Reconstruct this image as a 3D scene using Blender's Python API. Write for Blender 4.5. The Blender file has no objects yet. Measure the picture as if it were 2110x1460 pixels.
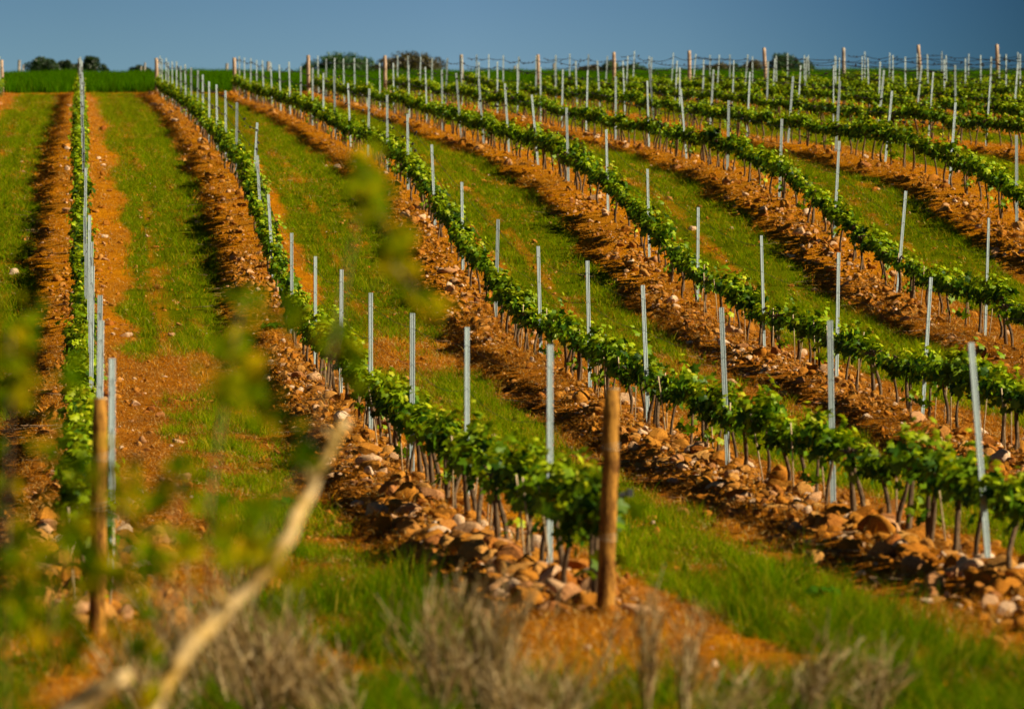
import bpy, math, random
import numpy as np
from mathutils import Vector, Matrix
R = np.random.RandomState(7)
random.seed(7)
scn = bpy.context.scene
COL = scn.collection
PI = math.pi

# ------------------------------------------------------------------ survey of the place
F = 8708.0                       # focal length in photo pixels, used to turn measured angles into places
YAW = math.atan(897 / F)
CAMZ = 1.6
ROW0, PITCH = 0.133, 3.0         # first row's offset from the camera line, row spacing
Y_NEAR, Y_FAR = 24.93, 164.5
YK = [28.0, 34.0, 39.6, 45.2, 50.4, 55.8, 61.9, 67.2, 72.5, 78.4, 83.6, 89.3, 94.9, 100.5, 105.6, 110.4, 116.3, 121.9,
      127.6, 133.3, 139.2, 144.8, 150.0, 155.3, 160.2]

def ray(px):
    return math.tan(YAW + math.atan((px - 1055) / F))

def place(px, py, Y):            # point seen at photo direction (px, py), Y metres up the rows
    X = ray(px) * Y
    dep = Y * math.cos(YAW) + X * math.sin(YAW)
    return X, Y, CAMZ + (730 - py) / F * dep

def project(X, Y, Z):
    c, s = math.cos(YAW), math.sin(YAW)
    dep = Y * c + X * s
    lat = X * c - Y * s
    return 1055 + F * lat / dep, 730 - F * (Z - CAMZ) / dep

def rowx(r):
    return ROW0 + PITCH * r

# ------------------------------------------------------------------ noise and terrain (numpy)
def hash2(ix, iy, seed):
    h = (ix.astype(np.int64) * 374761393 + iy.astype(np.int64) * 668265263 + seed * 1442695041) & 0xffffffff
    h = ((h ^ (h >> 13)) * 1274126177) & 0xffffffff
    h = (h ^ (h >> 16)) & 0xffff
    return h / 65535.0

def vnoise(x, y, seed=0):
    x = np.asarray(x, float); y = np.asarray(y, float)
    ix = np.floor(x); iy = np.floor(y); fx = x - ix; fy = y - iy
    fx = fx * fx * (3 - 2 * fx); fy = fy * fy * (3 - 2 * fy)
    a = hash2(ix, iy, seed); b = hash2(ix + 1, iy, seed); c = hash2(ix, iy + 1, seed); d = hash2(ix + 1, iy + 1, seed)
    return (a * (1 - fx) + b * fx) * (1 - fy) + (c * (1 - fx) + d * fx) * fy

def fbm(x, y, seed=0, o=3):
    s = 0; w = 0; a = 1.0
    for i in range(o):
        s = s + a * vnoise(np.asarray(x) * 2 ** i, np.asarray(y) * 2 ** i, seed + i); w += a; a *= .55
    return s / w

def sstep(a, b, x):
    t = np.clip((np.asarray(x, float) - a) / (b - a), 0, 1)
    return t * t * (3 - 2 * t)

_py = np.array([-400, 0, 19, 22, 25, 28, 34, 40, 45.2, 50.4, 55.8, 62, 67.3, 73.0, 78.5, 83.5, 89, 95.3, 100.8, 105.6, 110.3, 116.3,
                123.4, 128.6, 134, 140, 145.3, 150, 157, 160, 165, 185, 210, 235, 255, 275, 300, 330, 380, 600, 3000])
_pz = np.array([0, 0, 0, 0.0, .05, .15, .32, .52, .79, 1.13, 1.47, 2.0, 2.85, 3.75, 4.58, 5.15, 5.70, 6.22, 6.68, 7.12, 7.52, 8.04,
                8.58, 8.95, 9.43, 9.83, 10.2, 10.58, 11.1, 11.38, 11.78, 13.3, 15.05, 16.65, 17.55, 18.0, 18.05, 17.6, 16, 12, 0])
_ys = np.arange(-400, 3000, 0.5)
_zs = np.interp(_ys, _py, _pz)
_k = np.exp(-np.linspace(-2, 2, 15) ** 2); _k /= _k.sum()
_zs[10:-10] = np.convolve(_zs, _k, 'same')[10:-10]
_sy = [0, 25, 45, 56, 67, 72, 78, 84, 95, 110, 130, 300, 3000]
_ss = [.0, .012, .03, .048, .075, .09, .065, .046, .03, .021, .014, .002, 0]

def du_of(x):                    # signed distance to the nearest row, and alley position 0..3
    u = np.mod(np.asarray(x, float) - ROW0, PITCH)
    return np.where(u > PITCH / 2, u - PITCH, u), u

def H(x, y, rough=True):
    x = np.asarray(x, float); y = np.asarray(y, float)
    z = np.interp(y, _ys, _zs) + np.interp(y, _sy, _ss) * (np.clip(x, -6, 42) - 4.6)
    d, u = du_of(x)
    inv = sstep(20.5, 23.5, y) * (1 - sstep(164.2, 166.5, y)) * sstep(-8, -5, x) * (1 - sstep(43, 45, x))
    z = z + inv * (0.06 * np.exp(-(d / .55) ** 2) - .06 - .02 * np.exp(-((d + .95) / .25) ** 2))
    if rough:
        z = z + (fbm(x * .9, y * .5, 3) - .5) * .09
        near = 1 - sstep(170, 180, y)
        z = z + near * ((fbm(x * 4, y * 4, 11, 2) - .5) * (.028 + .03 * (1 - sstep(45, 70, y))))
    return z

def Hs(x, y):
    return float(H(np.array([x]), np.array([y]))[0])

def grass_mask(x, y):            # 0..1, where grass grows in the alleys and on the verge
    x = np.asarray(x, float); y = np.asarray(y, float)
    d, u = du_of(x)
    n = fbm(x * 1.1, y * .35, 21); n2 = fbm(x * 2.3, y * .9, 31)
    e = (n - .5) * .9
    g = sstep(.50, .82, u + e * .8) * (1 - sstep(1.0, 1.28, u + e * .6 - .98 + .26 * (1 - sstep(38, 62, y)) * (x > 3.2) + .12 * (1 - sstep(38, 62, y))))
    track = np.exp(-((u - 1.16) / .15) ** 2) * .74 + np.exp(-((u - 1.70) / .08) ** 2) * .52
    g = g * (1 - track * sstep(.26, .55, n2 + .08)) * (.65 + .35 * sstep(.30, .48, fbm(x * 1.7, y * .8, 37)))
    al = np.floor((x - ROW0) / PITCH)
    bare = np.where(al == 0, sstep(50.5, 53, y) * (1 - sstep(58.5, 61, y)),
           np.where(al == 1, sstep(54, 55.5, y) * (1 - sstep(59, 62, y)) * .85,
           np.where(al == 2, sstep(44, 47, y) * (1 - sstep(55, 57, y)) * .75, 0)))
    g = g * (1 - bare)
    near0 = np.where(al == 0, (1 - sstep(50, 52, y)) * (1 - sstep(.78, 1.08, u + e * .6)), 0)
    g = g * (1 - near0)
    g = g * (.58 + .42 * sstep(.28, .52, fbm(x * 4.5, y * .12, 49, 2)))
    g = g * np.where((y < 52) & (x < 3.2), .25 + .75 * sstep(.38, .54, fbm(x * 1.9, y * .9, 47)), 1)
    v = sstep(.36, .6, fbm(x * .8 + 3, y * .55, 41) + .03)
    px, _ = project(x, np.maximum(y, 5), 0)
    orange = np.exp(-((px - 1270) / 165) ** 2) * sstep(18.2, 19.2, y) + np.exp(-((px - 180) / 115) ** 2) * sstep(19.6, 20.6, y)
    v = np.maximum(v, .9 * sstep(1420, 1560, px) * sstep(.22, .36, fbm(x * 1.3, y * 1.1, 43)))
    v = v * (1 - np.clip(orange * 1.25, 0, 1) * (.25 + .75 * sstep(.40, .56, fbm(x * 2.6, y * 2.0, 45))))
    w = np.where(x > 2.2, sstep(19.6, 20.8, y + (n - .5)), sstep(24.6, 27.5, y + (n - .5) * 3))
    g = v * (1 - w) + g * w
    return np.clip(g, 0, 1) * (1 - sstep(163, 165, y))

def stone_density(x, y):
    d, u = du_of(x)
    al = np.round((x - ROW0) / PITCH)
    c = np.where(al == 0, -.05, -.22)
    s = np.exp(-((d - c) / .36) ** 2)
    patch = sstep(.25, .6, fbm(x * .5, y * .18, 51))
    near = 1 - sstep(58, 88, y)
    return s * (.16 + .84 * patch) * (.14 + .86 * near) * np.where(x > 3.6, sstep(20.6, 22, y), sstep(24.6, 25.6, y))

# ------------------------------------------------------------------ materials
def new_mat(name):
    m = bpy.data.materials.new(name); m.use_nodes = True
    nt = m.node_tree; nt.nodes.clear()
    out = nt.nodes.new('ShaderNodeOutputMaterial')
    return m, nt, out

def N(nt, kind, **kw):
    n = nt.nodes.new(kind)
    for k, v in kw.items():
        if k in n.inputs: n.inputs[k].default_value = v
        else: setattr(n, k, v)
    return n

def ramp(nt, fac, stops):
    n = nt.nodes.new('ShaderNodeValToRGB')
    while len(n.color_ramp.elements) < len(stops): n.color_ramp.elements.new(.5)
    for e, (p, c) in zip(n.color_ramp.elements, stops):
        e.position = p; e.color = (*c, 1)
    nt.links.new(fac, n.inputs[0])
    return n.outputs[0]

def mixc(nt, fac, a, b, mode='MIX'):
    n = nt.nodes.new('ShaderNodeMix'); n.data_type = 'RGBA'; n.blend_type = mode
    for sock, v in ((n.inputs[0], fac), (n.inputs[6], a), (n.inputs[7], b)):
        if hasattr(v, 'is_output'): nt.links.new(v, sock)
        elif isinstance(v, (tuple, list)): sock.default_value = (*v, 1)
        else: sock.default_value = v
    return n.outputs[2]

def noise(nt, scale, detail=4, rough=.6, coord='Object', vec=None):
    n = N(nt, 'ShaderNodeTexNoise', Scale=scale, Detail=detail, Roughness=rough)
    if vec is None:
        t = nt.nodes.new('ShaderNodeTexCoord'); vec = t.outputs[coord]
    nt.links.new(vec, n.inputs['Vector'])
    return n.outputs['Fac']

def surf(nt, out, color, rough=.9, spec=.2, bump=None, bstr=.4, bdist=.02, metallic=0):
    p = N(nt, 'ShaderNodeBsdfPrincipled', Roughness=rough, Metallic=metallic)
    p.inputs['Specular IOR Level'].default_value = spec
    if hasattr(color, 'is_output'): nt.links.new(color, p.inputs['Base Color'])
    else: p.inputs['Base Color'].default_value = (*color, 1)
    if bump is not None:
        b = N(nt, 'ShaderNodeBump', Strength=bstr, Distance=bdist)
        nt.links.new(bump, b.inputs['Height']); nt.links.new(b.outputs[0], p.inputs['Normal'])
    nt.links.new(p.outputs[0], out.inputs[0])
    return p

def leafy(name, stops, trans=.35, attr=None, rough=.5, tint=(1.25, 1.15, .5), gloss=.04):
    """thin leaves: each leaf has its own shade of the ramp; light passes through"""
    m, nt, out = new_mat(name)
    g = nt.nodes.new('ShaderNodeNewGeometry')
    fac = g.outputs['Random Per Island']
    if attr:
        a = nt.nodes.new('ShaderNodeAttribute'); a.attribute_name = attr
        mm = N(nt, 'ShaderNodeMath', operation='MULTIPLY'); nt.links.new(fac, mm.inputs[0]); mm.inputs[1].default_value = .45
        ad = N(nt, 'ShaderNodeMath', operation='ADD'); nt.links.new(mm.outputs[0], ad.inputs[0]); nt.links.new(a.outputs['Fac'], ad.inputs[1])
        fac = ad.outputs[0]
    c = ramp(nt, fac, stops)
    oi = nt.nodes.new('ShaderNodeObjectInfo')
    hv = N(nt, 'ShaderNodeHueSaturation')
    mr = N(nt, 'ShaderNodeMapRange'); nt.links.new(oi.outputs['Random'], mr.inputs[0]); mr.inputs[3].default_value = .8; mr.inputs[4].default_value = 1.2
    nt.links.new(mr.outputs[0], hv.inputs['Value']); nt.links.new(c, hv.inputs['Color'])
    c = hv.outputs[0]
    d = nt.nodes.new('ShaderNodeBsdfDiffuse'); t = nt.nodes.new('ShaderNodeBsdfTranslucent')
    tc = mixc(nt, 1.0, c, tint, 'MULTIPLY')
    nt.links.new(c, d.inputs[0]); nt.links.new(tc, t.inputs[0])
    x = N(nt, 'ShaderNodeMixShader'); x.inputs[0].default_value = trans
    nt.links.new(d.outputs[0], x.inputs[1]); nt.links.new(t.outputs[0], x.inputs[2])
    gl = N(nt, 'ShaderNodeBsdfGlossy', Roughness=rough)
    y = N(nt, 'ShaderNodeMixShader'); y.inputs[0].default_value = gloss
    nt.links.new(x.outputs[0], y.inputs[1]); nt.links.new(gl.outputs[0], y.inputs[2])
    nt.links.new(y.outputs[0], out.inputs[0])
    return m

M = {}
def mat_ground():
    m, nt, out = new_mat('earth_and_turf')
    n1 = noise(nt, .35, 5, .6); n2 = noise(nt, 3.2, 6, .7); n3 = noise(nt, 16, 5, .75); n4 = noise(nt, 55, 3, .7)
    soil = ramp(nt, n2, [(.28, (.30, .095, .005)), (.48, (.54, .190, .004)), (.62, (.60, .235, .006)), (.78, (.58, .26, .018))])
    soil = mixc(nt, ramp(nt, n1, [(.42, (0, 0, 0)), (.6, (.75, .75, .75))]), soil, ramp(nt, n3, [(.3, (.24, .085, .006)), (.7, (.46, .19, .014))]))
    soil = mixc(nt, .8, soil, ramp(nt, n4, [(.36, (.22, .18, .16)), (.58, (1, 1, 1))]), 'MULTIPLY')
    soil = mixc(nt, ramp(nt, n3, [(.66, (0, 0, 0)), (.72, (.55, .55, .55))]), soil, (.62, .31, .06))
    turf = ramp(nt, n3, [(.25, (.055, .075, 0)), (.5, (.100, .130, .001)), (.75, (.19, .165, .005))])
    turf = mixc(nt, .5, turf, ramp(nt, n4, [(.3, (.2, .2, .2)), (.7, (1, 1, 1))]), 'MULTIPLY')
    br = nt.nodes.new('ShaderNodeAttribute'); br.attribute_name = 'brown'
    soil = mixc(nt, br.outputs['Fac'], soil, ramp(nt, n3, [(.3, (.11, .030, .002)), (.5, (.26, .082, .006)), (.7, (.40, .155, .018))]))
    a = nt.nodes.new('ShaderNodeAttribute'); a.attribute_name = 'grass'
    ad = N(nt, 'ShaderNodeMath', operation='ADD'); nt.links.new(a.outputs['Fac'], ad.inputs[0])
    nn = N(nt, 'ShaderNodeMath', operation='MULTIPLY_ADD'); nt.links.new(n3, nn.inputs[0]); nn.inputs[1].default_value = .8; nn.inputs[2].default_value = -.4
    nt.links.new(nn.outputs[0], ad.inputs[1])
    gf = ramp(nt, ad.outputs[0], [(.14, (0, 0, 0)), (.48, (1, 1, 1))])
    col = mixc(nt, gf, soil, turf)
    w = nt.nodes.new('ShaderNodeAttribute'); w.attribute_name = 'wheat'
    col = mixc(nt, w.outputs['Fac'], col, (.028, .085, .001))
    hgt = mixc(nt, .5, n3, n4)
    surf(nt, out, col, 1.0, 0, hgt, .9, .05)
    return m
M['ground'] = mat_ground()

def mat_stone():
    m, nt, out = new_mat('ochre_stone')
    oi = nt.nodes.new('ShaderNodeObjectInfo')
    c = ramp(nt, oi.outputs['Random'], [(0, (.33, .115, .010)), (.22, (.45, .19, .024)), (.45, (.37, .135, .012)), (.62, (.50, .255, .065)),
                                        (.78, (.30, .090, .008)), (.90, (.54, .31, .15)), (1, (.68, .50, .34))])
    n = noise(nt, 9, 5, .65); n2 = noise(nt, 40, 3, .6)
    c = mixc(nt, .75, c, ramp(nt, n, [(.32, (.34, .22, .14)), (.62, (1, 1, 1))]), 'MULTIPLY')
    surf(nt, out, c, .95, .06, n2, .5, .01)
    return m
M['stone'] = mat_stone()

def mat_bark(name, dark, light, sc=14, stretch=.25):
    m, nt, out = new_mat(name)
    t = nt.nodes.new('ShaderNodeTexCoord'); mp = nt.nodes.new('ShaderNodeMapping'); mp.inputs['Scale'].default_value = (1, 1, stretch)
    nt.links.new(t.outputs['Object'], mp.inputs[0])
    n = noise(nt, sc, 5, .7, vec=mp.outputs[0])
    n2 = noise(nt, sc * 5, 4, .7, vec=mp.outputs[0])
    c = mixc(nt, .35, ramp(nt, n, [(.43, dark), (.56, light)]), ramp(nt, n2, [(.35, dark), (.65, light)]))
    surf(nt, out, c, .9, .15, n2, .7, .01)
    return m
M['bark'] = mat_bark('vine_bark', (.035, .020, .010), (.17, .105, .055), 30)
M['wood_brown'] = mat_bark('brown_post_wood', (.060, .017, .003), (.42, .195, .028), 14, .34)
M['wood_pale'] = mat_bark('weathered_post_wood', (.24, .15, .09), (.50, .36, .25), 12)
M['wood_grey'] = mat_bark('grey_post_wood', (.16, .13, .10), (.42, .36, .29), 12)
M['cut'] = mat_bark('sawn_wood_end', (.30, .20, .10), (.62, .48, .30), 20, 1)
M['cane'] = mat_bark('pale_cane', (.30, .20, .10), (.60, .46, .28), 22)
M['twig'] = mat_bark('dry_twig', (.10, .06, .035), (.34, .22, .12), 20)
M['branch'] = mat_bark('lichened_branch', (.34, .19, .015), (.60, .43, .22), 9, .8)
M['tree_bark'] = mat_bark('tree_bark', (.05, .035, .02), (.16, .11, .07), 6)

def mat_steel():
    m, nt, out = new_mat('galvanised_steel')
    n = noise(nt, 6, 5, .7); n2 = noise(nt, 60, 3, .6)
    c = mixc(nt, .35, ramp(nt, n, [(.3, (.27, .33, .34)), (.7, (.40, .47, .47))]), ramp(nt, n2, [(.35, (.26, .30, .29)), (.6, (.42, .48, .47))]))
    surf(nt, out, c, .5, .4, metallic=.15)
    return m
M['steel'] = mat_steel()
m, nt, out = new_mat('dark_steel_slot'); surf(nt, out, (.03, .032, .03), .7); M['slot'] = m
m, nt, out = new_mat('rusty_wire'); surf(nt, out, (.06, .05, .045), .7, .3); M['wire'] = m
m, nt, out = new_mat('bright_wire'); surf(nt, out, (.42, .34, .22), .5, .4); M['wire_bright'] = m

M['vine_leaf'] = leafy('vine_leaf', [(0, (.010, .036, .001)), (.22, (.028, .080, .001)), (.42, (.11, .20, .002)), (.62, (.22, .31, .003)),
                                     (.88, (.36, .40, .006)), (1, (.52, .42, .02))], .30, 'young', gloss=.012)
M['grass'] = leafy('green_grass', [(0, (.065, .120, 0)), (.4, (.120, .210, 0)), (.75, (.20, .265, .001)), (.93, (.30, .26, .006)), (1, (.44, .30, .03))], .35, gloss=0)
M['lush'] = leafy('lush_grass', [(0, (.028, .080, 0)), (.4, (.058, .132, 0)), (.75, (.11, .175, .001)), (.92, (.22, .20, .006)), (1, (.38, .26, .03))], .35, gloss=0)
M['straw'] = leafy('orange_dry_grass', [(0, (.26, .080, .003)), (.4, (.52, .19, .005)), (.75, (.62, .28, .014)), (.9, (.50, .34, .09)), (1, (.62, .48, .18))], .25, gloss=0, tint=(1.1, 1, .8))
M['litter'] = leafy('brown_dead_grass', [(0, (.10, .028, .002)), (.4, (.25, .085, .006)), (.75, (.40, .17, .020)), (1, (.60, .42, .15))], .2, gloss=0, tint=(1.1, 1, .8))
M['wheat'] = leafy('green_wheat', [(0, (.020, .075, 0)), (.5, (.040, .125, 0)), (.9, (.065, .150, .001)), (1, (.11, .18, .004))], .3, gloss=0)
M['tree_dark'] = leafy('dark_tree_leaf', [(0, (.008, .026, .003)), (.5, (.014, .040, .003)), (1, (.038, .075, .006))], .25)
M['tree_green'] = leafy('green_tree_leaf', [(0, (.010, .040, .003)), (.5, (.016, .058, .003)), (1, (.045, .105, .006))], .25)
M['tree_brown'] = leafy('olive_tree_leaf', [(0, (.030, .030, .002)), (.5, (.055, .045, .003)), (1, (.13, .095, .008))], .25)
M['brush'] = leafy('dry_brush_stem', [(0, (.06, .026, .005)), (.45, (.22, .13, .042)), (.8, (.42, .29, .13)), (1, (.62, .48, .27))], .12, gloss=0, tint=(1, 1, 1))
M['shoot_leaf'] = leafy('yellow_green_leaf', [(0, (.05, .12, 0)), (.5, (.19, .27, .002)), (.85, (.46, .39, .004)), (1, (.62, .42, .004))], .5, gloss=0)
M['weed'] = leafy('weed_leaf', [(0, (.02, .065, .003)), (1, (.06, .15, .008))], .3, gloss=0)

# ------------------------------------------------------------------ mesh helpers
class MB:
    def __init__(self): self.v = []; self.f = []; self.mi = []; self.n = 0; self.att = []
    def add(self, v, f, mi=0, att=None):
        v = np.asarray(v, float).reshape(-1, 3)
        self.v.append(v); self.f += [tuple(i + self.n for i in q) for q in f]; self.mi += [mi] * len(f); self.n += len(v)
        self.att.append(np.full(len(v), 0.0 if att is None else att))
    def tube(self, pts, rad, seg=6, cap=True, mi=0, att=None, squash=None):
        pts = [Vector(p) for p in pts]; n = len(pts); vs = []; fs = []
        if not hasattr(rad, '__len__'): rad = [rad] * n
        up = None
        for i, p in enumerate(pts):
            t = (pts[min(i + 1, n - 1)] - pts[max(i - 1, 0)]).normalized()
            if up is None: up = Vector((1, 0, 0)) if abs(t.x) < .8 else Vector((0, 1, 0))
            a = (up - t * up.dot(t)).normalized(); b = t.cross(a); up = a
            for j in range(seg):
                an = 2 * PI * j / seg
                vs.append(p + (a * math.cos(an) + b * math.sin(an)) * rad[i])
        for i in range(n - 1):
            for j in range(seg):
                k = (j + 1) % seg
                fs.append((i * seg + j, i * seg + k, (i + 1) * seg + k, (i + 1) * seg + j))
        if cap:
            fs.append(tuple(range(seg))[::-1]); fs.append(tuple((n - 1) * seg + j for j in range(seg)))
        self.add([tuple(v) for v in vs], fs, mi, att)
    def box(self, c, s, mi=0):
        x, y, z = c; a, b, d = s[0] / 2, s[1] / 2, s[2] / 2
        v = [(x + i * a, y + j * b, z + k * d) for i in (-1, 1) for j in (-1, 1) for k in (-1, 1)]
        self.add(v, [(0, 1, 3, 2), (4, 6, 7, 5), (0, 4, 5, 1), (2, 3, 7, 6), (0, 2, 6, 4), (1, 5, 7, 3)], mi)
    def mesh(self, name, mats, smooth=False, att=None):
        me = bpy.data.meshes.new(name)
        me.from_pydata(np.concatenate(self.v).tolist(), [], self.f)
        for m in (mats if isinstance(mats, list) else [mats]): me.materials.append(m)
        if any(self.mi): me.polygons.foreach_set('material_index', np.array(self.mi, np.int32))
        if smooth: me.polygons.foreach_set('use_smooth', np.ones(len(me.polygons), bool))
        if att:
            a = me.attributes.new(att, 'FLOAT', 'POINT'); a.data.foreach_set('value', np.concatenate(self.att).astype(np.float32))
        me.update()
        return me
    def build(self, name, mats, parent=None, smooth=False, att=None):
        return link(name, self.mesh(name, mats, smooth, att), parent)

def link(name, data, parent=None, loc=None):
    o = bpy.data.objects.new(name, data); COL.objects.link(o)
    if parent is not None: o.parent = parent
    if loc is not None: o.location = loc
    return o

def tag(o, label=None, cat=None, group=None, kind=None):
    if label: o['label'] = label
    if cat: o['category'] = cat
    if group: o['group'] = group
    if kind: o['kind'] = kind
    return o

def scatter(name, protos, pts, rot, scl, idx, parent=None):
    """uncountable cover: one object, its pieces set on points"""
    me = bpy.data.meshes.new(name); me.vertices.add(len(pts)); me.vertices.foreach_set('co', np.asarray(pts, np.float32).ravel())
    a = me.attributes.new('rot', 'FLOAT_VECTOR', 'POINT'); a.data.foreach_set('vector', np.asarray(rot, np.float32).ravel())
    a = me.attributes.new('scl', 'FLOAT_VECTOR', 'POINT'); a.data.foreach_set('vector', np.asarray(scl, np.float32).ravel())
    a = me.attributes.new('idx', 'INT', 'POINT'); a.data.foreach_set('value', np.asarray(idx, np.int32))
    o = link(name, me, parent)
    pc = bpy.data.collections.new(name + '_pieces')
    for i, p in enumerate(protos):
        q = bpy.data.objects.new('%s_piece_%02d' % (name, i), p); pc.objects.link(q)
    ng = bpy.data.node_groups.new(name + '_scatter', 'GeometryNodeTree')
    ng.interface.new_socket('Geometry', in_out='INPUT', socket_type='NodeSocketGeometry')
    ng.interface.new_socket('Geometry', in_out='OUTPUT', socket_type='NodeSocketGeometry')
    gi = ng.nodes.new('NodeGroupInput'); go = ng.nodes.new('NodeGroupOutput')
    ci = ng.nodes.new('GeometryNodeCollectionInfo'); ci.inputs['Collection'].default_value = pc
    ci.inputs['Separate Children'].default_value = True; ci.inputs['Reset Children'].default_value = True
    ip = ng.nodes.new('GeometryNodeInstanceOnPoints'); ip.inputs['Pick Instance'].default_value = True
    def attr(nm, ty):
        n = ng.nodes.new('GeometryNodeInputNamedAttribute'); n.data_type = ty; n.inputs['Name'].default_value = nm
        return n.outputs['Attribute']
    e = ng.nodes.new('FunctionNodeEulerToRotation')
    L = ng.links.new
    L(attr('rot', 'FLOAT_VECTOR'), e.inputs[0]); L(e.outputs[0], ip.inputs['Rotation'])
    L(attr('scl', 'FLOAT_VECTOR'), ip.inputs['Scale']); L(attr('idx', 'INT'), ip.inputs['Instance Index'])
    L(gi.outputs[0], ip.inputs['Points']); L(ci.outputs[0], ip.inputs['Instance']); L(ip.outputs[0], go.inputs[0])
    md = o.modifiers.new('scatter', 'NODES'); md.node_group = ng
    return o

ORD = ('zeroth first second third fourth fifth sixth seventh eighth ninth tenth eleventh twelfth thirteenth fourteenth fifteenth '
       'sixteenth seventeenth eighteenth nineteenth twentieth').split()
def row_name(r):
    if r == -1: return 'outermost partial vine row'
    if r == 0: return 'vine row seen end-on'
    return ORD[r + 1] + ' vine row'

# ------------------------------------------------------------------ ground
def build_ground():
    def geo(a, b, first, fac):
        out = []; s = first; x = a
        while abs(x) < abs(b): x += s if b > a else -s; s *= fac; out.append(x)
        return out
    xs = np.array(sorted(geo(-7, -2200, .3, 1.25)) + list(np.arange(-7, 43, .125)) + geo(43, 2200, .3, 1.25))
    ys = np.array(sorted(geo(17, -300, .4, 1.25)) + list(np.arange(17, 62, .14)) + list(np.arange(62, 166, .28)) + list(np.arange(166, 330, 1.6)) + geo(331, 2900, 3, 1.2))
    X, Y = np.meshgrid(xs, ys, indexing='ij')
    x = X.ravel(); y = Y.ravel()
    z = H(x, y)
    nx, ny = len(xs), len(ys)
    i = np.arange(nx - 1)[:, None] * ny + np.arange(ny - 1)[None, :]
    q = np.stack([i, i + ny, i + ny + 1, i + 1], -1).reshape(-1, 4)
    me = bpy.data.meshes.new('ground')
    me.vertices.add(nx * ny); me.vertices.foreach_set('co', np.stack([x, y, z], 1).astype(np.float32).ravel())
    me.loops.add(q.size); me.loops.foreach_set('vertex_index', q.ravel().astype(np.int32))
    me.polygons.add(len(q)); me.polygons.foreach_set('loop_start', np.arange(0, q.size, 4, dtype=np.int32))
    me.polygons.foreach_set('use_smooth', np.ones(len(q), bool))
    a = me.attributes.new('grass', 'FLOAT', 'POINT'); a.data.foreach_set('value', grass_mask(x, y).astype(np.float32))
    a = me.attributes.new('brown', 'FLOAT', 'POINT')
    a.data.foreach_set('value', (.9 * (1 - sstep(48, 72, y)) * np.where(x > 3, sstep(19, 20.5, y), sstep(22.5, 25, y)) * sstep(.25, .5, fbm(x * 1.5, y * .8, 15) + .1)).astype(np.float32))
    w = sstep(166.5, 168, y)
    a = me.attributes.new('wheat', 'FLOAT', 'POINT'); a.data.foreach_set('value', w.astype(np.float32))
    me.materials.append(M['ground']); me.update(calc_edges=True); me.validate()
    tag(link('ground', me), 'red stony vineyard ground with grassy alleys rising to the skyline', 'ground', kind='structure')
build_ground()

# ------------------------------------------------------------------ posts
def posts_measured():
    T = {0: [(232, 738), (209, 660), (206, 608), (190, 548), (188, 498), (185, 443)],
    1: [(333, 121), (347, 128), (355, 127), (364, 127), (372.6, 136), (380.6, 133), (394, 139), (408, 145), (417, 154), (431, 168), (446, 174.5),
        (464, 187), (488, 211), (600, 480), (650, 528), (704, 555), (764, 603), (850, 645), (962, 674), (1130, 710)],
    2: [(493, 116), (503, 119), (517, 120), (528.6, 124), (540, 125), (557, 129), (574, 134), (593.5, 128), (620, 137), (644, 140), (667, 151),
        (688, 143), (716, 172), (761, 183), (797, 196), (839, 235), (888, 298), (952, 375), (1026, 452), (1108, 507), (1210, 537), (1320, 587),
        (1485, 633), (1710, 660), (1988, 703)],
    3: [(654, 115), (672, 121), (689, 120), (707, 121), (730, 120), (756, 121), (782, 130), (809, 130), (841, 135), (874, 138), (910, 144),
        (940, 150), (986, 166), (1038, 172), (1092, 195), (1167, 222), (1248, 267), (1332, 348), (1437, 427), (1566, 485), (1727, 520), (1922, 570)],
    4: [(841, 115), (867, 117), (891, 120), (922, 120), (986, 128), (1025, 127), (1066, 132), (1113, 138), (1160, 143), (1212, 146), (1269, 158),
        (1332, 167), (1398, 184), (1502, 207), (1611, 245), (1730, 290), (1870, 392), (2044, 448)],
    5: [(1007, 112), (1037, 114), (1069, 117), (1105, 115), (1145, 115), (1186, 126), (1230, 125), (1282, 126), (1337, 131), (1400, 139),
        (1471, 143), (1547, 148), (1635, 157), (1731, 167), (1841, 186), (1973, 210)],
    6: [(1174, 111), (1213, 112), (1252, 116), (1296, 115), (1343, 118), (1397, 125), (1451, 123), (1514, 124), (1583, 126), (1652, 134),
        (1823, 144), (1928, 147), (2047, 157)],
    7: [(1308, 105), (1391, 108), (1435, 111), (1486, 112), (1542, 112), (1597, 120), (1663, 118), (1731, 119), (1815, 127), (1900, 134), (1999, 132), (2100, 131)]}
    out = {}
    for r in range(-1, 13):
        X = rowx(r)
        for k, Y in enumerate(YK):
            if r == -1 and Y < 128: continue
            if X / Y > .2275 * 1.06: continue
            dx = R.normal(0, .018); h = 1.5 + R.normal(0, .03)
            out[r, k] = [X, Y, X + dx, Hs(X, Y) + h]
        for px, py in T.get(r, []):
            if r == 0: continue
            Ye = X / ray(px)
            k = min(range(len(YK)), key=lambda i: abs(YK[i] - Ye))
            if (r, k) not in out: continue
            Y = YK[k]
            tx, _, tz = place(px, py, Y)
            if abs(tx - X) < .30:
                lean = max(-.16, min(.16, tx - X))
                out[r, k] = [tx - lean, Y, tx, tz]
    for i, (px, py) in enumerate(T[0]):
        Y = YK[i]; tx, _, tz = place(px, py, Y)
        out[0, i] = [tx - (.02 if i else .012), Y, tx, tz]
    # the three leaning posts in the second row
    for k, top, bot in ((7, (551, 400), 563), (8, (528, 320), 539), (9, (532, 252), 521)):
        t = place(top[0], top[1], YK[k]); b = place(bot, 0, YK[k])
        out[1, k] = [b[0], YK[k], t[0], t[2]]
    return {k: v for k, v in out.items() if v}
POSTS = posts_measured()

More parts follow.
